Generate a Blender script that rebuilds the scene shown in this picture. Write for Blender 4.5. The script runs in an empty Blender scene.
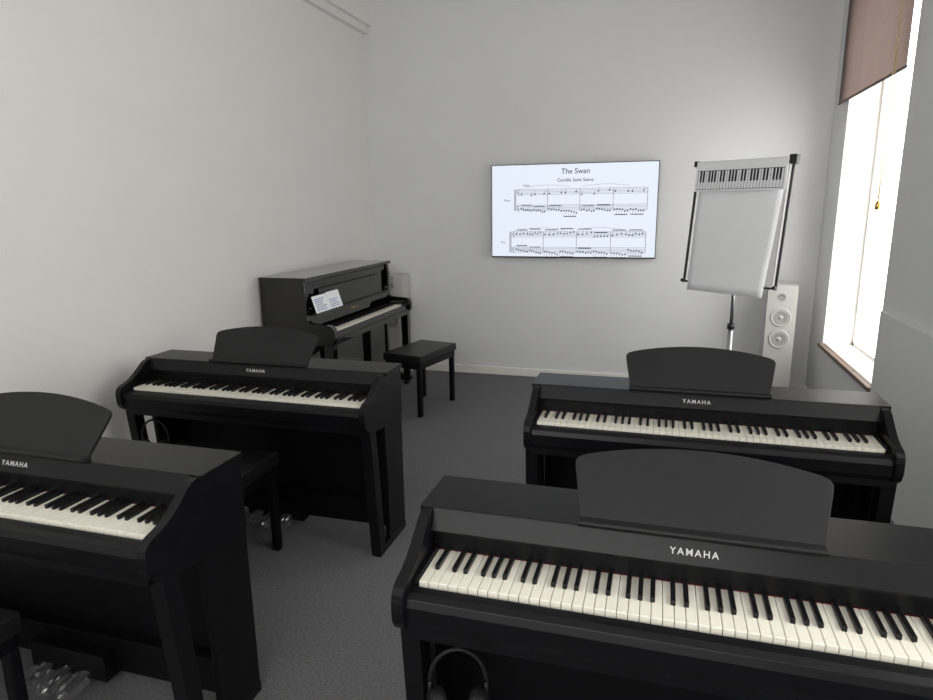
import bpy, bmesh, math, random
from mathutils import Vector, Matrix
random.seed(4)
S=bpy.context.scene
S.view_settings.view_transform='Standard'
COL=bpy.context.collection
# ---------------------------------------------------------------- materials
def mat(name,col,rough=.5,metal=0,spec=.5,noise=0,nscale=50,bump=0,bscale=200,coat=0,emit=None,estr=0,trans=0):
    m=bpy.data.materials.new(name); m.use_nodes=True
    nt=m.node_tree; b=nt.nodes['Principled BSDF']
    b.inputs['Base Color'].default_value=(*col,1)
    b.inputs['Roughness'].default_value=rough; b.inputs['Metallic'].default_value=metal
    b.inputs['Specular IOR Level'].default_value=spec
    b.inputs['Coat Weight'].default_value=coat
    b.inputs['Transmission Weight'].default_value=trans
    if emit: b.inputs['Emission Color'].default_value=(*emit,1); b.inputs['Emission Strength'].default_value=estr
    if noise or bump:
        tc=nt.nodes.new('ShaderNodeTexCoord')
    if noise:
        n=nt.nodes.new('ShaderNodeTexNoise'); n.inputs['Scale'].default_value=nscale; n.inputs['Detail'].default_value=4
        r=nt.nodes.new('ShaderNodeValToRGB')
        r.color_ramp.elements[0].position=.3; r.color_ramp.elements[1].position=.7
        r.color_ramp.elements[0].color=(*[c*(1-noise) for c in col],1)
        r.color_ramp.elements[1].color=(*[min(1,c*(1+noise)) for c in col],1)
        nt.links.new(tc.outputs['Object'],n.inputs['Vector']); nt.links.new(n.outputs['Fac'],r.inputs['Fac'])
        nt.links.new(r.outputs['Color'],b.inputs['Base Color'])
    if bump:
        n=nt.nodes.new('ShaderNodeTexNoise'); n.inputs['Scale'].default_value=bscale; n.inputs['Detail'].default_value=3
        bp=nt.nodes.new('ShaderNodeBump'); bp.inputs['Strength'].default_value=bump; bp.inputs['Distance'].default_value=.005
        nt.links.new(tc.outputs['Object'],n.inputs['Vector']); nt.links.new(n.outputs['Fac'],bp.inputs['Height'])
        nt.links.new(bp.outputs['Normal'],b.inputs['Normal'])
    return m
M_wall=mat('wall_paint',(.74,.735,.71),.75,noise=.012,nscale=3,bump=.06,bscale=120)
M_wallb=mat('wall_paint_back',(.70,.705,.71),.75,noise=.012,nscale=3,bump=.06,bscale=120)
M_ceil=mat('ceiling_paint',(.8,.8,.79),.8,noise=.02,nscale=3)
M_trim=mat('trim_paint',(.82,.79,.74),.5,noise=.02,nscale=6)
M_floor=mat('carpet',(.145,.146,.150),.95,spec=.1,noise=.28,nscale=120,bump=.5,bscale=500)
M_blk=mat('black_woodgrain',(.0035,.0035,.0046),.36,spec=.25,noise=.3,nscale=30,bump=.04,bscale=90)
M_rest=mat('black_plastic',(.0095,.0095,.0105),.48,spec=.28,noise=.1,nscale=60)
M_gloss=mat('polished_ebony',(.002,.002,.0025),.015,spec=.5,coat=.35,noise=.1,nscale=5)
M_wkey=mat('white_key',(.80,.765,.67),.3,noise=.02,nscale=40)
M_bkey=mat('black_key',(.006,.006,.007),.35,spec=.3,noise=.1,nscale=60)
M_red=mat('red_felt',(.09,.008,.012),.9,spec=.1,noise=.1,nscale=200)
M_logo=mat('logo_ink',(.55,.55,.53),.4,noise=.02,nscale=60)
M_gold=mat('brass',(.75,.5,.16),.25,metal=1,noise=.05,nscale=50)
M_steel=mat('steel',(.36,.37,.39),.35,metal=1,noise=.05,nscale=50)
M_dgrey=mat('dark_metal',(.03,.03,.034),.4,metal=.2,spec=.3,noise=.05,nscale=50)
M_vinyl=mat('bench_vinyl',(.008,.008,.009),.38,spec=.35,noise=.1,nscale=60,bump=.15,bscale=250)
M_paper=mat('paper',(.91,.92,.955),.8,noise=.01,nscale=8)
M_ink=mat('ink',(.02,.02,.025),.7,noise=.05,nscale=60)
M_blue=mat('blue_ink',(.1,.16,.4),.7,noise=.05,nscale=60)
M_spk=mat('white_speaker',(.50,.49,.465),.45,noise=.02,nscale=20)
M_cone=mat('speaker_cone',(.32,.315,.305),.6,noise=.05,nscale=40)
M_board=mat('board_white',(.7,.7,.7),.4,noise=.02,nscale=20)
M_screen=mat('screen_lit',(.02,.02,.02),.3,spec=.2,emit=(.82,.89,1),estr=.95)
M_frame=mat('window_frame_paint',(.90,.88,.84),.4,noise=.01,nscale=10)
M_sill=mat('sill_wood',(.17,.115,.085),.5,spec=.3,noise=.2,nscale=14)
M_hem=mat('blind_hem',(.09,.065,.055),.6,spec=.3,noise=.1,nscale=14)
M_chain=mat('chain_cord',(.62,.5,.25),.5,noise=.05,nscale=50)
def special():
    m=bpy.data.materials.new('blind_fabric'); m.use_nodes=True; nt=m.node_tree; b=nt.nodes['Principled BSDF']
    tc=nt.nodes.new('ShaderNodeTexCoord'); w=nt.nodes.new('ShaderNodeTexWave'); w.wave_type='BANDS'; w.bands_direction='Y'
    w.inputs['Scale'].default_value=14; w.inputs['Distortion'].default_value=2
    r=nt.nodes.new('ShaderNodeValToRGB'); r.color_ramp.elements[0].color=(.150,.112,.100,1); r.color_ramp.elements[1].color=(.190,.142,.125,1)
    nt.links.new(tc.outputs['Object'],w.inputs['Vector']); nt.links.new(w.outputs['Fac'],r.inputs['Fac'])
    nt.links.new(r.outputs['Color'],b.inputs['Base Color']); b.inputs['Roughness'].default_value=.9
    t=nt.nodes.new('ShaderNodeBsdfTranslucent'); nt.links.new(r.outputs['Color'],t.inputs['Color'])
    mx=nt.nodes.new('ShaderNodeMixShader'); mx.inputs[0].default_value=.4
    nt.links.new(b.outputs[0],mx.inputs[1]); nt.links.new(t.outputs[0],mx.inputs[2])
    nt.links.new(mx.outputs[0],nt.nodes['Material Output'].inputs[0])
    g=bpy.data.materials.new('window_glass'); g.use_nodes=True; nt=g.node_tree; nt.nodes.clear()
    o=nt.nodes.new('ShaderNodeOutputMaterial'); t=nt.nodes.new('ShaderNodeBsdfTransparent'); gl=nt.nodes.new('ShaderNodeBsdfGlossy'); gl.inputs['Roughness'].default_value=.02
    mx=nt.nodes.new('ShaderNodeMixShader'); mx.inputs[0].default_value=.06
    nt.links.new(t.outputs[0],mx.inputs[1]); nt.links.new(gl.outputs[0],mx.inputs[2]); nt.links.new(mx.outputs[0],o.inputs[0])
    p=bpy.data.materials.new('clear_plastic'); p.use_nodes=True; nt=p.node_tree; nt.nodes.clear()
    o=nt.nodes.new('ShaderNodeOutputMaterial'); t=nt.nodes.new('ShaderNodeBsdfTransparent'); gl=nt.nodes.new('ShaderNodeBsdfGlossy'); gl.inputs['Roughness'].default_value=.12
    d=nt.nodes.new('ShaderNodeBsdfDiffuse'); d.inputs[0].default_value=(.5,.5,.52,1)
    m1=nt.nodes.new('ShaderNodeMixShader'); m1.inputs[0].default_value=.35
    mx=nt.nodes.new('ShaderNodeMixShader'); mx.inputs[0].default_value=.20
    nt.links.new(gl.outputs[0],m1.inputs[1]); nt.links.new(d.outputs[0],m1.inputs[2])
    nt.links.new(t.outputs[0],mx.inputs[1]); nt.links.new(m1.outputs[0],mx.inputs[2]); nt.links.new(mx.outputs[0],o.inputs[0])
    return m,g,p
M_blind,M_glass,M_plastic=special()
# ---------------------------------------------------------------- mesh builder
class MB:
    def __init__(s): s.bm=bmesh.new(); s.mats=[]
    def mi(s,m):
        if m not in s.mats: s.mats.append(m)
        return s.mats.index(m)
    def box(s,x0,x1,y0,y1,z0,z1,m):
        i=s.mi(m); v=[s.bm.verts.new((x,y,z)) for x in(x0,x1) for y in(y0,y1) for z in(z0,z1)]
        for f in((0,1,3,2),(4,6,7,5),(0,4,5,1),(2,3,7,6),(0,2,6,4),(1,5,7,3)):
            fc=s.bm.faces.new([v[k] for k in f]); fc.material_index=i
    def prism(s,pts,vec,m,smooth=False):
        i=s.mi(m); vec=Vector(vec)
        a=[s.bm.verts.new(p) for p in pts]; b=[s.bm.verts.new(Vector(p)+vec) for p in pts]
        fs=[s.bm.faces.new(a),s.bm.faces.new(b[::-1])]
        n=len(pts)
        for k in range(n):
            f=s.bm.faces.new((a[k],b[k],b[(k+1)%n],a[(k+1)%n])); f.smooth=smooth; fs.append(f)
        for f in fs: f.material_index=i
    def prof(s,dz,x0,x1,m):   # profile given as (depth from back, z); front is -y
        s.prism([(x0,-d,z) for d,z in dz],(x1-x0,0,0),m)
    def tube(s,pts,r,m,seg=10,r2=None):
        i=s.mi(m); pts=[Vector(p) for p in pts]; n=len(pts); rings=[]
        for k,p in enumerate(pts):
            t=(pts[min(k+1,n-1)]-pts[max(k-1,0)]).normalized()
            u=t.orthogonal().normalized() if k==0 else (pu-t*pu.dot(t)).normalized()
            pu=u; w=t.cross(u); rr=r if r2 is None else r+(r2-r)*k/(n-1)
            rings.append([s.bm.verts.new(p+rr*(u*math.cos(q*2*math.pi/seg)+w*math.sin(q*2*math.pi/seg))) for q in range(seg)])
        for k in range(n-1):
            for q in range(seg):
                f=s.bm.faces.new((rings[k][q],rings[k][(q+1)%seg],rings[k+1][(q+1)%seg],rings[k+1][q])); f.smooth=True; f.material_index=i
        for rg in(rings[0][::-1],rings[-1]):
            f=s.bm.faces.new(rg); f.material_index=i
    def lathe(s,org,axis,prof,m,seg=28):   # prof: (radius, along axis)
        i=s.mi(m); ax=Vector(axis).normalized(); u=ax.orthogonal().normalized(); w=ax.cross(u); org=Vector(org); rings=[]
        for r,h in prof:
            rings.append([s.bm.verts.new(org+ax*h+max(r,1e-4)*(u*math.cos(q*2*math.pi/seg)+w*math.sin(q*2*math.pi/seg))) for q in range(seg)])
        for k in range(len(prof)-1):
            for q in range(seg):
                f=s.bm.faces.new((rings[k][q],rings[k][(q+1)%seg],rings[k+1][(q+1)%seg],rings[k+1][q])); f.smooth=True; f.material_index=i
    def obj(s,name,loc=(0,0,0),rot=(0,0,0),parent=None,bevel=0,seg=2):
        bmesh.ops.recalc_face_normals(s.bm,faces=s.bm.faces[:])
        me=bpy.data.meshes.new(name); s.bm.to_mesh(me); s.bm.free()
        for m in s.mats: me.materials.append(m)
        return mkobj(name,me,loc,rot,parent,bevel,seg)
def mkobj(name,me,loc=(0,0,0),rot=(0,0,0),parent=None,bevel=0,seg=2):
    o=bpy.data.objects.new(name,me); COL.objects.link(o); o.location=loc; o.rotation_euler=rot
    if parent: o.parent=parent
    if bevel:
        b=o.modifiers.new('bevel','BEVEL'); b.width=bevel; b.segments=seg; b.limit_method='ANGLE'; b.angle_limit=math.radians(35)
    return o
def text(name,body,size,m,loc,rot,parent,space=1,align='CENTER',ext=.0008,off=.004):
    c=bpy.data.curves.new(name,'FONT'); c.body=body; c.size=size; c.align_x=align; c.align_y='CENTER'; c.extrude=ext; c.space_character=space
    c.materials.append(m); c.offset=size*off
    return mkobj(name,c,loc,rot,parent)
def empty(name,loc=(0,0,0),rot=(0,0,0)):
    e=bpy.data.objects.new(name,None); COL.objects.link(e); e.location=loc; e.rotation_euler=rot; e.empty_display_size=.1; return e
# ---------------------------------------------------------------- room
XL,XR,YB,YF,H=-2.68,1.22,5.85,-1.3,3.5
def room():
    b=MB(); b.box(XL-.12,XR+.35,YF-.12,YB+.12,-.1,0,M_floor); b.obj('floor')
    b=MB(); b.box(XL-.12,XR+.35,YF-.12,YB+.12,H,H+.1,M_ceil); b.obj('ceiling')
    b=MB(); b.box(XL-.12,XL,YF-.12,YB+.12,0,H,M_wall); b.obj('wall_left')
    b=MB(); b.box(XL,XR+.35,YB,YB+.12,0,H,M_wallb); b.obj('wall_back')
    # right wall with two window openings
    b=MB(); x0,x1=XR,XR+.33
    w1=(4.15,5.42,.50,2.95); w2=(.1,2.0,1.0,2.95)
    for y0,y1 in((YF-.12,w2[0]),(w2[1],w1[0]),(w1[1],YB)): b.box(x0,x1,y0,y1,0,H,M_wallb)
    for w in(w1,w2):
        b.box(x0,x1,w[0],w[1],0,w[2],M_wallb); b.box(x0,x1,w[0],w[1],w[3],H,M_wallb)
    b.obj('wall_right')
    # front wall (behind the camera) with a wide window
    w3=(-2.1,.7,.95,2.95); b=MB()
    b.box(XL,w3[0],YF-.12,YF,0,H,M_wall); b.box(w3[1],XR,YF-.12,YF,0,H,M_wall)
    b.box(w3[0],w3[1],YF-.12,YF,0,w3[2],M_wall); b.box(w3[0],w3[1],YF-.12,YF,w3[3],H,M_wall); b.obj('wall_front')
    def win_x(name,w,mull=True):
        b=MB(); xa,xb=XR+.20,XR+.26; t=.055 if mull else .04
        b.box(xa,xb,w[0],w[0]+t,w[2],w[3],M_frame); b.box(xa,xb,w[1]-t,w[1],w[2],w[3],M_frame)
        b.box(xa,xb,w[0],w[1],w[2],w[2]+t,M_frame); b.box(xa,xb,w[0],w[1],w[3]-t,w[3],M_frame)
        ym=(w[0]+w[1])/2
        if mull: b.box(xa,xb,ym-.035,ym+.035,w[2],w[3],M_frame)
        b.box(xa+.025,xa+.03,w[0]+t,w[1]-t,w[2]+t,w[3]-t,M_glass)
        # white lining added to brighten reveal and inner sill, daylight glare put into colour
        b.box(XR+.001,xa,w[1]-.006,w[1],w[2],w[3],M_frame); b.box(XR+.001,xa,w[0],w[0]+.006,w[2],w[3],M_frame)
        b.box(XR+.001,xa,w[0],w[1],w[3]-.006,w[3],M_frame); b.box(XR+.001,xa,w[0],w[1],w[2],w[2]+.018,M_frame)
        b.obj(name)
    win_x('window_1',w1,False); win_x('window_2',w2)
    b=MB(); t=.055
    for xx in(w3[0],-.7-.03,w3[1]-t): b.box(xx,xx+t,YF-.1,YF-.04,w3[2],w3[3],M_frame)
    b.box(w3[0],w3[1],YF-.1,YF-.04,w3[2],w3[2]+t,M_frame); b.box(w3[0],w3[1],YF-.1,YF-.04,w3[3]-t,w3[3],M_frame)
    b.box(w3[0]+t,w3[1]-t,YF-.075,YF-.07,w3[2]+t,w3[3]-t,M_glass); b.obj('window_3')
    b=MB(); b.box(XR-.03,XR-.0,w1[0]-.02,w1[1]+.02,.492,.521,M_sill); b.box(XR,XR+.02,w1[0]+.007,w1[1]-.007,.505,.522,M_sill); b.obj('trim_1',bevel=.004)
    b=MB(); b.box(XR-.03,XR,YF,4.08,0,.98,M_wallb); b.obj('trim_2',bevel=.003)
    b=MB(); b.box(XL,XL+.09,YF,YB,3.16,H,M_wall); b.box(XL,XL+.05,YF,YB,3.10,3.16,M_wall); b.obj('trim_3')
    b=MB(); b.box(XL+.015,XR,YB-.015,YB,0,.075,M_trim); b.obj('baseboard_back',bevel=.003)
    b=MB(); b.box(XL,XL+.015,YF,YB-.015,0,.075,M_trim); b.obj('baseboard_left',bevel=.003)
    b=MB(); b.box(XR-.015,XR,4.085,YB-.016,0,.075,M_trim); b.obj('baseboard_right',bevel=.003)
    # portals so daylight from outside is sampled well
    for n,loc,rot,sx,sy in(('daylight_portal_a',(XR+.32,(w1[0]+w1[1])/2,1.7),(0,math.radians(90),0),w1[3]-w1[2],w1[1]-w1[0]),
                       ('daylight_portal_b',(XR+.32,(w2[0]+w2[1])/2,1.97),(0,math.radians(90),0),w2[3]-w2[2],w2[1]-w2[0]),
                       ('daylight_portal_c',((w3[0]+w3[1])/2,YF-.11,1.95),(math.radians(90),0,0),w3[1]-w3[0],w3[3]-w3[2])):
        l=bpy.data.lights.new(n,'AREA'); l.shape='RECTANGLE'; l.size=sx; l.size_y=sy; l.cycles.is_portal=True
        mkobj(n,l,loc,rot)
room()
w=bpy.data.worlds.new('World'); S.world=w; w.use_nodes=True
bg=w.node_tree.nodes['Background']; bg.inputs[0].default_value=(1,.99,.965,1); bg.inputs[1].default_value=5.1
# ---------------------------------------------------------------- keyboard
def keyboard(b,zt,df,db):
    # df: depth of key fronts, db: depth of key backs; centred on x=0
    W=1.2246; p=W/52; n=0
    for k in range(88):
        pc=(k+9)%12
        if pc in(0,2,4,5,7,9,11):
            x=-W/2+n*p; b.box(x+.0006,x+p-.0006,-df,-db,zt-.02,zt,M_wkey); n+=1
        else:
            off={1:-.0018,3:.0018,6:-.0025,8:0,10:.0025}[pc]; x=-W/2+n*p+off
            z=zt+.0115
            b.box(x-.0052,x+.0052,-(db+.095),-db,zt-.002,z,M_bkey)
    b.box(-W/2,W/2,-df+.004,-db,zt-.03,zt-.0202,M_bkey)
    b.box(-W/2,W/2,-(db+.003),-db+.002,zt-.01,zt+.0025,M_red)
# ---------------------------------------------------------------- digital piano
def crumple(name,r,parent,loc,scale,seed):
    rd=random.Random(seed); bm=bmesh.new(); bmesh.ops.create_icosphere(bm,subdivisions=3,radius=r)
    for v in bm.verts:
        k=1+rd.uniform(-.2,.2); v.co=Vector((v.co.x*scale[0]*k,v.co.y*scale[1]*k,v.co.z*scale[2]*k))
    me=bpy.data.meshes.new(name); bm.to_mesh(me); bm.free(); me.materials.append(M_plastic)
    return mkobj(name,me,loc,(0,0,0),parent)
PW=.652
def digital_piano():
    b=MB(); t=.028
    cheek=[(0,.60),(0,.846),(.19,.846),(.215,.842),(.235,.832),(.262,.812),(.29,.792),(.32,.774),(.35,.763),(.378,.756),(.396,.748),(.408,.735),(.412,.715),(.412,.685),(.408,.665),(.398,.648),(.38,.634),(.35,.622),(.31,.612),(.26,.604),(.2,.60)]
    for s0 in(-1,1):
        xa,xb=(-PW,-PW+t) if s0<0 else (PW-t,PW)
        b.prof(cheek,xa,xb,M_blk)
        b.prof([(0,.0),(0,.60),(.205,.60),(.19,.3),(.19,.0)],xa+.003,xb-.003,M_blk)      # rear side panel
        la,lb=(xa,xb+.020) if s0<0 else (xa-.020,xb)
        b.prof([(.255,.0),(.275,.3),(.305,.612),(.365,.628),(.335,.3),(.308,0)],la,lb,M_blk)   # front leg
        b.box(xa,xb,-.312,-.0,0,.035,M_blk)                                                # foot
    b.box(-PW-.008,PW+.008,-.19,0,.831,.850,M_blk)                                                    # top
    b.prof([(.02,.60),(.02,.832),(.188,.849),(.192,.849),(.217,.798),(.214,.792),(.192,.786),(.188,.70),(.188,.60)],-PW+t,PW-t,M_blk)
    b.box(-PW+t,PW-t,-.385,-.02,.615,.700,M_blk)                                             # key bed
    b.prof([(.342,.69),(.342,.722),(.35,.727),(.375,.726),(.39,.718),(.396,.70),(.394,.66),(.385,.64),(.36,.63)],-PW+t,PW-t,M_blk) # key slip
    for s0 in(-1,1):
        xa,xb=sorted((s0*.6135,s0*(PW-t)))
        b.prof([(.185,.69),(.185,.748),(.33,.742),(.345,.735),(.345,.69)],xa,xb,M_blk)
    keyboard(b,.735,.338,.188)
    b.box(-PW+t,PW-t,-.055,-.035,.17,.60,M_blk)                                              # modesty panel
    b.box(-PW+t,PW-t,-.10,-.03,.045,.17,M_blk)                                               # lower rail
    b.box(-.16,.16,-.15,-.03,.035,.13,M_blk)                                                 # pedal box
    b.box(-.02,.02,-.09,-.03,0,.045,M_blk)
    for px in(-.08,0,.08):
        b.prof([(.14,.062),(.20,.060),(.24,.055),(.24,.045),(.20,.05),(.14,.052)],px-.012,px+.012,M_steel)
    # music rest: arched panel leaning back
    def rp(x,s):    # s along height 0..1
        y0,z0,y1,z1=-.185,.860,-.072,1.014
        return Vector((x,y0+(y1-y0)*s,z0+(z1-z0)*s))
    out=[rp(-.262,0),rp(.255,0)]
    out+= [rp(.277,.66),rp(.278,.73),rp(.271,.79)]
    for k in range(1,32):
        q=k/32; x=.271-.55*q; out.append(rp(x,.79+.21*math.sin(math.pi*q)**.75))
    out+=[rp(-.279,.79),rp(-.286,.73),rp(-.285,.66)]
    b.prism(out,Vector((0,.80,-.60))*.012,M_rest)
    b.prof([(.172,.849),(.172,.868),(.200,.862),(.208,.868),(.212,.862),(.206,.852),(.190,.849)],-.265,.258,M_rest)
    b.box(-.1,.1,-.155,-.07,.849,.856,M_rest)
    me_o=b.obj('digital_piano'); me=me_o.data; bpy.data.objects.remove(me_o)
    return me
ME_DP=digital_piano()
SL=math.atan2(.025,.051)
def place_dp(x,yb,plastic=None):
    o=mkobj('digital_piano',ME_DP,(x,yb,0),bevel=.0016)
    text('logo_lettering','YAMAHA',.0212,M_logo,(-.008,-.2065,.8225),(math.radians(90)-SL,0,0),o,space=1.3,off=.010)
    if plastic:
        for k,px in enumerate((-.085,0,.085)):
            crumple('plastic_wrap_%d'%(k+1),.036,o,(px,-.205,.052),(.75,1.7,.85),k+plastic)
    return o
P4=place_dp(.113,1.602,7)
P3=place_dp(.172,2.785)
P2=place_dp(-1.818,2.802,20)
P1=place_dp(-1.866,1.610,3)
# ---------------------------------------------------------------- benches
def bench():
    b=MB(); hx,hy=.275,.17
    b.box(-hx,hx,-hy,hy,.425,.485,M_vinyl)
    b.box(-hx+.01,hx-.01,-hy+.01,hy-.01,.375,.424,M_blk)
    for sx in(-1,1):
        for sy in(-1,1):
            x=sx*(hx-.03); y=sy*(hy-.03)
            b.prism([(x-.019,y-.019,0),(x+.019,y-.019,0),(x+.019,y+.019,0),(x-.019,y+.019,0)],(0,0,.376),M_blk)
    o=b.obj('piano_bench'); me=o.data; bpy.data.objects.remove(o); return me
ME_B=bench()
mkobj('piano_bench',ME_B,(-1.915,2.29,0),bevel=.008,seg=3)
mkobj('piano_bench',ME_B,(-1.95,1.03,0),bevel=.008,seg=3)
mkobj('piano_bench',ME_B,(-1.785,4.72,0),(0,0,math.radians(78)),bevel=.008,seg=3)
# ---------------------------------------------------------------- headphones
def headphones(loc,rz):
    b=MB(); arc=[(math.cos(a)*.066,0,math.sin(a)*.085) for a in [math.pi*k/20 for k in range(21)]]
    b.tube(arc,.0055,M_rest,8)
    for s0 in(-1,1):
        b.tube([(s0*.066,0,0),(s0*.068,0,-.04)],.005,M_rest,8)
        b.lathe((s0*.034,-.004,-.055),(s0,-.35,0),[(.010,0),(.030,-.004),(.040,.004),(.040,.016),(.036,.024),(.034,.032),(.023,.037),(0,.039)],M_rest,24)
    b.tube([(.0,.0,.085),(0,.0,.116)],.004,M_dgrey,8)
    cab=[(-.06,0,-.09)]+[(-.06+.04*math.sin(k*.5)*1,.01*k/8,-.09-.018*k) for k in range(1,9)]
    b.tube(cab,.0022,M_rest,6)
    return b.obj('headphones',loc,(0,0,rz))
headphones((-.405,1.255,.494),.25)
headphones((-2.33,2.46,.494),.2)
# ---------------------------------------------------------------- upright piano
def upright():
    b=MB(); hl=.725; t=.04
    side=[(0,.05),(0,1.09),(.345,1.09),(.352,1.0),(.352,.84),(.358,.815),(.375,.80),(.50,.792),(.535,.785),(.553,.768),(.56,.745),(.56,.70),(.55,.675),(.53,.66),(.49,.652),(.40,.645),(.36,.63),(.335,.60),(.328,.55),(.328,.05)]
    for xa in(-hl,hl-t): b.prof(side,xa,xa+t,M_gloss)
    b.box(-hl-.008,hl+.008,-.365,0,1.088,1.112,M_gloss)
    b.box(-hl+t,hl-t,-.02,0,.05,1.09,M_blk)
    b.box(-hl+t,hl-t,-.32,-.30,.80,1.089,M_gloss)
    b.box(-hl+t,hl-t,-.334,-.30,1.04,1.075,M_gloss)
    # music desk
    b.prof([(.352,.865),(.362,.863),(.338,1.015),(.328,1.015)],-.52,.52,M_gloss)
    b.box(-.68,.62,-.41,-.33,.850,.862,M_gloss)
    # fallboard (open)
    b.prof([(.345,.765),(.358,.765),(.348,.845),(.334,.85),(.322,.84)],-hl+t,hl-t,M_gloss)
    b.box(-hl+t,hl-t,-.345,-.30,.838,.852,M_gloss)
    b.box(-hl+t,hl-t,-.545,-.28,.65,.69,M_gloss)
    b.prof([(.508,.68),(.508,.726),(.513,.732),(.53,.732),(.536,.726),(.536,.68)],-hl+t,hl-t,M_gloss)
    for s0 in(-1,1):
        xa,xb=sorted((s0*.614,s0*(hl-t))); b.box(xa,xb,-.51,-.33,.69,.757,M_gloss)
    keyboard(b,.740,.503,.355)
    b.box(-hl+t,hl-t,-.315,-.295,.14,.65,M_gloss)
    b.box(-hl+t,hl-t,-.325,-.27,.05,.135,M_gloss)
    b.box(-hl+t,hl-t,-.30,-.0,.05,.08,M_blk)
    for xa in(-hl,hl-.07):
        b.prof([(.485,.10),(.535,.10),(.54,.655),(.475,.655)],xa+.003,xa+.062,M_gloss)
        b.prof([(.30,.045),(.30,.11),(.50,.105),(.55,.09),(.56,.07),(.55,.045)],xa,xa+.066,M_gloss)
        for d in(.06,.5): b.tube([(xa+.015,-d,.024),(xa+.05,-d,.024)],.024,M_dgrey,16)
    for px in(-.09,0,.09):
        b.prof([(.30,.075),(.38,.07),(.42,.06),(.42,.05),(.37,.055),(.30,.06)],px-.016,px+.016,M_gold)
    o=b.obj('upright_piano',(-2.655,4.63,0),(0,0,math.radians(90)),bevel=.0025)
    text('logo_lettering','YAMAHA',.026,M_gold,(0,-.3552,.808),(math.radians(84),0,0),o,space=1.3)
    # open sheet music leaning back from the desk ledge
    s=MB()
    D0,Z0,D1,Z1=.402,.864,.3645,.978
    for x0,x1,dz in((-.675,-.475,0),(-.473,-.285,.006)):
        s.prof([(D0,Z0),(D0+.002,Z0),(D1+.002,Z1+dz),(D1,Z1+dz)],x0,x1,M_paper)
    for k in range(7):
        for x0,x1 in((-.655,-.50),(-.455,-.31)):
            q=.12+k*.11; d=D0+.0025+(D1-D0)*q; z=Z0+(Z1-Z0)*q
            if x0<-.5 or k<5: s.prof([(d,z),(d+.0006,z),(d+.0004,z+.004),(d-.0002,z+.004)],x0,x1-random.uniform(0,.06),M_blue)
    s.obj('sheet_music',(0,0,0),(0,0,0),o)
upright()
# ---------------------------------------------------------------- television
def tv():
    x0,x1,z0,z1=-1.474,-.041,1.114,1.922; Wd=x1-x0; Hh=z1-z0
    b=MB(); b.box(0,Wd,0,.03,0,Hh,M_dgrey); b.box(.25,Wd-.25,.03,.052,.12,Hh-.15,M_dgrey)
    m=.006
    b.box(m,Wd-m,-.001,.001,m+.006,Hh-m,M_screen)
    o=b.obj('television',(x0,YB-.055,z0),bevel=0)
    s=MB(); yy=-.002
    def U(px): return (px-491)/168*Wd
    def V(py): return (258-py)/95*Hh
    def R(u0,u1,v0,v1): s.box(u0,u1,yy-.0004,yy,v0,v1,M_ink)
    rd=random.Random(2); g=.0115
    for sys,(xs,ys) in enumerate(((517,(188,204)),(512,(231,247)))):
        ua,ub=U(xs),U(649)
        tops=[V(y) for y in ys]
        for tv_ in tops:
            for k in range(5): R(ua,ub,tv_-k*g-.0010,tv_-k*g+.0010)
        R(ua-.002,ua+.002,tops[1]-4*g,tops[0]); R(ua-.012,ua-.007,tops[1]-4*g,tops[0])
        nb=4
        for k in range(1,nb+1):
            u=ua+(ub-ua)*k/nb; R(u-.0016,u+.0016,tops[1]-4*g,tops[0])
        for st,tt in enumerate(tops):
            pts=[(ua+.022+.007*math.sin(q*.9),yy,tt-4*g-.006+q*.0062) for q in range(10)]
            s.tube(pts,.0022,M_ink,5)
            for bar in range(nb):
                u0=ua+(ub-ua)*bar/nb+(.05 if bar==0 else .015); u1=ua+(ub-ua)*(bar+1)/nb-.012
                if st==0 and sys==0 : groups=[(u0,.45,2),(u0+(u1-u0)*.55,.4,2)]
                elif st==0: groups=[(u0,.46,4),(u0+(u1-u0)*.52,.46,5)]
                else: groups=[(u0,.46,6),(u0+(u1-u0)*.52,.46,6)]
                for gu,gw,n in groups:
                    L=(u1-u0)*gw; base=tt-g*rd.uniform(1.5,4.5); vs=[base-(q if st else -q)*g*.3+rd.uniform(-.5,.5)*g for q in range(n)]
                    up=rd.random()>.5 or st==0; bm_=max(vs)+.03 if up else min(vs)-.03
                    for q,v in enumerate(vs):
                        u=gu+L*q/max(1,n-1)*.92
                        s.lathe((u,yy,v),(0,-1,0),[(.0068,0),(.0068,.0005),(0,.0005)],M_ink,10)
                        R(u+(.0045 if up else -.0062),u+(.0062 if up else -.0045),min(v,bm_),max(v,bm_))
                    if n>2:
                        R(gu,gu+L*.92,bm_-.0035,bm_+.0035)
        for k in range(2):   # slurs
            ua2=ua+.08+k*.5; pts=[(ua2+.4*q/12,yy,tops[0]+.018+.016*math.sin(math.pi*q/12)) for q in range(13)]
            s.tube(pts,.0012,M_ink,4)
    s.obj('score_notation',(0,0,0),(0,0,0),o)
    rt=(math.radians(90),0,0)
    text('score_title','The Swan',.062,M_ink,(U(578),-.003,V(171)),rt,o,ext=.0003,off=.006)
    text('score_composer','Camille Saint Saens',.040,M_ink,(U(578),-.003,V(179.5)),rt,o,ext=.0003,off=.006)
    text('score_label_1','Piano',.026,M_ink,(U(508),-.003,V(199)),rt,o,ext=.0003,off=0)
    text('score_label_2','Pno.',.024,M_ink,(U(504),-.003,V(242)),rt,o,ext=.0003,off=0)
    text('score_tempo','Adagio',.022,M_ink,(U(528),-.003,V(184)),rt,o,ext=.0003,off=0)
tv()
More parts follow.
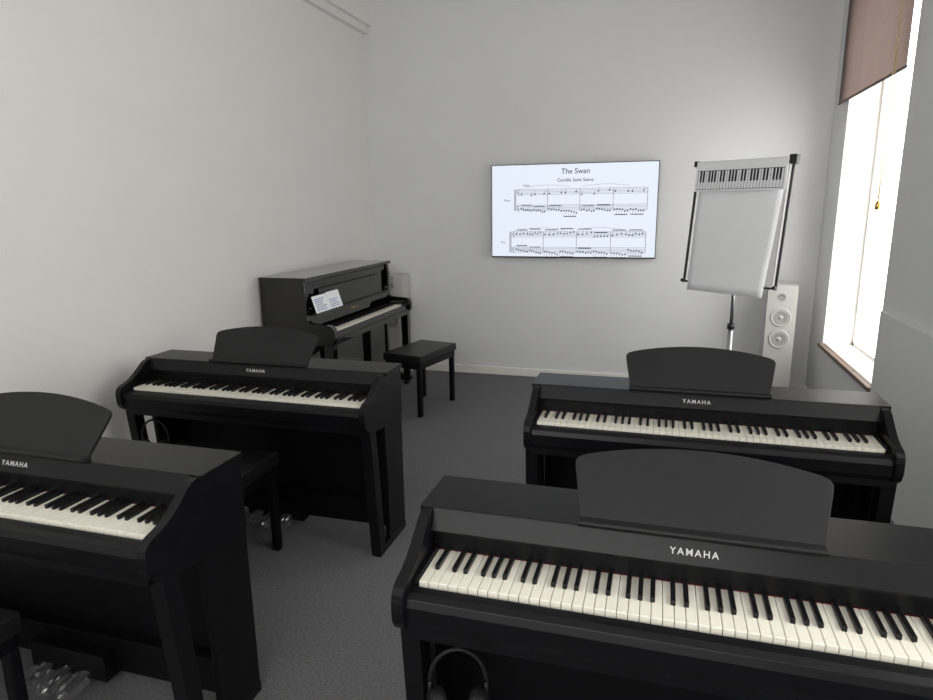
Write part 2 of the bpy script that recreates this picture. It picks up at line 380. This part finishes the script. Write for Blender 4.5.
# ---------------------------------------------------------------- flip chart
def flip():
    e=empty('flip_chart_easel',(.512,5.08,0),(0,0,math.radians(-34)))
    b=MB()
    b.tube([(0,.03,.08),(0,.03,.70)],.019,M_steel,16); b.tube([(0,.03,.62),(0,.03,1.25)],.013,M_steel,16)
    b.tube([(0,.03,.66),(0,.03,.70)],.026,M_dgrey,16)
    b.lathe((0,.03,.05),(0,0,1),[(.0,0),(.05,0),(.05,.03),(.03,.05),(.02,.07)],M_dgrey,24)
    for k in range(5):
        a=k*2*math.pi/5+.3; c,s_=math.cos(a),math.sin(a)
        b.tube([(c*.04,.03+s_*.04,.075),(c*.30,.03+s_*.30,.055)],.016,M_steel,10,.010)
        b.tube([(c*.30-s_*.012,.03+s_*.30+c*.012,.025),(c*.30+s_*.012,.03+s_*.30-c*.012,.025)],.025,M_dgrey,14)
    b.obj('stand',parent=e)
    b=MB(); hw=.35; z0,z1=-.44,.43
    b.box(-hw+.03,hw-.02,0,.012,z0+.03,z1,M_board)
    for s0 in(-1,1):
        b.tube([(s0*hw,.004,z0),(s0*hw,.004,z1+.01)],.010,M_dgrey,12)
        b.tube([(s0*hw,.004,z0+.015),(s0*hw,-.03,z0+.015)],.013,M_dgrey,10)
    b.tube([(-hw,.004,z0+.01),(hw,.004,z0+.01)],.008,M_dgrey,10)
    b.box(-hw-.01,hw+.01,-.018,.014,z1-.004,z1+.018,M_dgrey)
    b.box(hw-.02,hw+.03,-.03,.016,z1-.03,z1+.03,M_dgrey); b.box(-hw-.02,-hw+.015,-.028,.016,z1-.018,z1+.022,M_dgrey)
    b.box(-.06,.06,.012,.05,-.15,-.02,M_dgrey)
    b.obj('board',(0,-.02,1.425),(math.radians(-7),0,0),parent=e,bevel=.002)
    # paper sheets, slightly wavy, hung from the top clamp
    s=MB(); i=s.mi(M_paper); nx,nz=14,16; g={}
    for a in range(nx+1):
        for c in range(nz+1):
            u=a/nx; v=c/nz; x=-.305+(.63-.045*v)*u; z=z1-.006-.915*v-.01*u*v
            y=-.016-.010*v-.010*math.sin(u*3.1)*v-.006*math.sin(v*5+u*3); g[a,c]=s.bm.verts.new((x,y,z))
    for a in range(nx):
        for c in range(nz):
            f=s.bm.faces.new((g[a,c],g[a+1,c],g[a+1,c+1],g[a,c+1])); f.material_index=i; f.smooth=True
    o=s.obj('paper_pad',(0,-.02,1.425),(math.radians(-7),0,0),parent=e); so=o.modifiers.new('s','SOLIDIFY'); so.thickness=.003
    # folded-over sheet with a printed keyboard
    s=MB(); s.box(-.335,.335,-.040,-.037,z1-.20,z1+.012,M_paper)
    for k in range(29):
        x=-.315+k*.0225
        if x<.32: s.box(x-.0010,x+.0010,-.0412,-.0401,z1-.185,z1-.055,M_ink)
        if k%7 not in(0,3) and x<.31: s.box(x-.0068,x+.0068,-.0416,-.0401,z1-.135,z1-.055,M_ink)
    s.box(-.317,.316,-.0412,-.0401,z1-.188,z1-.185,M_ink); s.box(-.317,.316,-.0412,-.0401,z1-.057,z1-.053,M_ink)
    s.obj('keyboard_print',(0,-.02,1.425),(math.radians(-7),0,0),parent=e)
flip()
# ---------------------------------------------------------------- speakers
def speaker():
    b=MB(); hw=.105
    b.box(-hw,hw,0,.28,.02,.95,M_spk); b.box(-hw-.02,hw+.02,-.02,.30,0,.022,M_spk)
    for z,r in((.86,.022),(.70,.060),(.53,.060)):
        b.lathe((0,-.001,z),(0,-1,0),[(r*1.2,-.002),(r*1.2,.006),(r*1.05,.008),(r,.002),(r*.85,.005),(r*.35,-.012+.0),(r*.3,.002),(0,.006)],M_spk if r>.05 else M_cone,32)
        b.lathe((0,-.0035,z),(0,-1,0),[(r*.84,.003),(r*.36,.0)],M_cone,32)
    o=b.obj('floor_speaker'); me=o.data; bpy.data.objects.remove(o); return me
ME_S=speaker()
mkobj('floor_speaker',ME_S,(.92,5.46,0),(0,0,math.radians(-8)),bevel=.004)
mkobj('floor_speaker',ME_S,(-2.37,5.54,0),(0,0,math.radians(8)),bevel=.004)
# ---------------------------------------------------------------- blind
def blind():
    b=MB(); i=b.mi(M_blind); n=40; ya,yb=4.14,5.56; prev=None
    for k in range(n+1):
        y=ya+(yb-ya)*k/n; x=XR-.035+.004*math.sin(k*.8)
        cur=(b.bm.verts.new((x,y,2.265)),b.bm.verts.new((x,y,3.14)))
        if prev: f=b.bm.faces.new((prev[0],cur[0],cur[1],prev[1])); f.material_index=i; f.smooth=True
        prev=cur
    b.box(XR-.038,XR-.032,ya,yb,2.254,2.268,M_hem)
    b.tube([(XR-.035,ya-.01,3.16),(XR-.035,yb+.01,3.16)],.028,M_blind,16)
    b.box(XR-.06,XR,ya-.02,ya-.01,3.12,3.2,M_frame); b.box(XR-.06,XR,yb+.01,yb+.02,3.12,3.2,M_frame)
    for dy in(0,.06): b.tube([(XR-.05,4.26+dy,3.15),(XR-.05,4.28+dy*.3,1.60)],.0022,M_chain,6)
    b.tube([(XR-.05,4.28,1.60),(XR-.05,4.289,1.575),(XR-.05,4.298,1.60)],.0022,M_chain,6)
    b.lathe((XR-.05,4.289,1.525),(0,0,1),[(0,0),(.013,.004),(.015,.025),(.009,.05),(0,.055)],M_gold,16)
    b.obj('roller_blind')
blind()
# ---------------------------------------------------------------- camera
cd=bpy.data.cameras.new('camera'); cd.sensor_width=36; cd.lens=650/933*36; cd.clip_start=.05
co=bpy.data.objects.new('camera',cd); COL.objects.link(co)
R=Matrix.Rotation(math.radians(16.59),4,'Z')@Matrix.Rotation(math.radians(90-12.58),4,'X')@Matrix.Rotation(math.radians(-.73),4,'Z')
co.matrix_world=Matrix.Translation((0,0,1.583))@R
S.camera=co
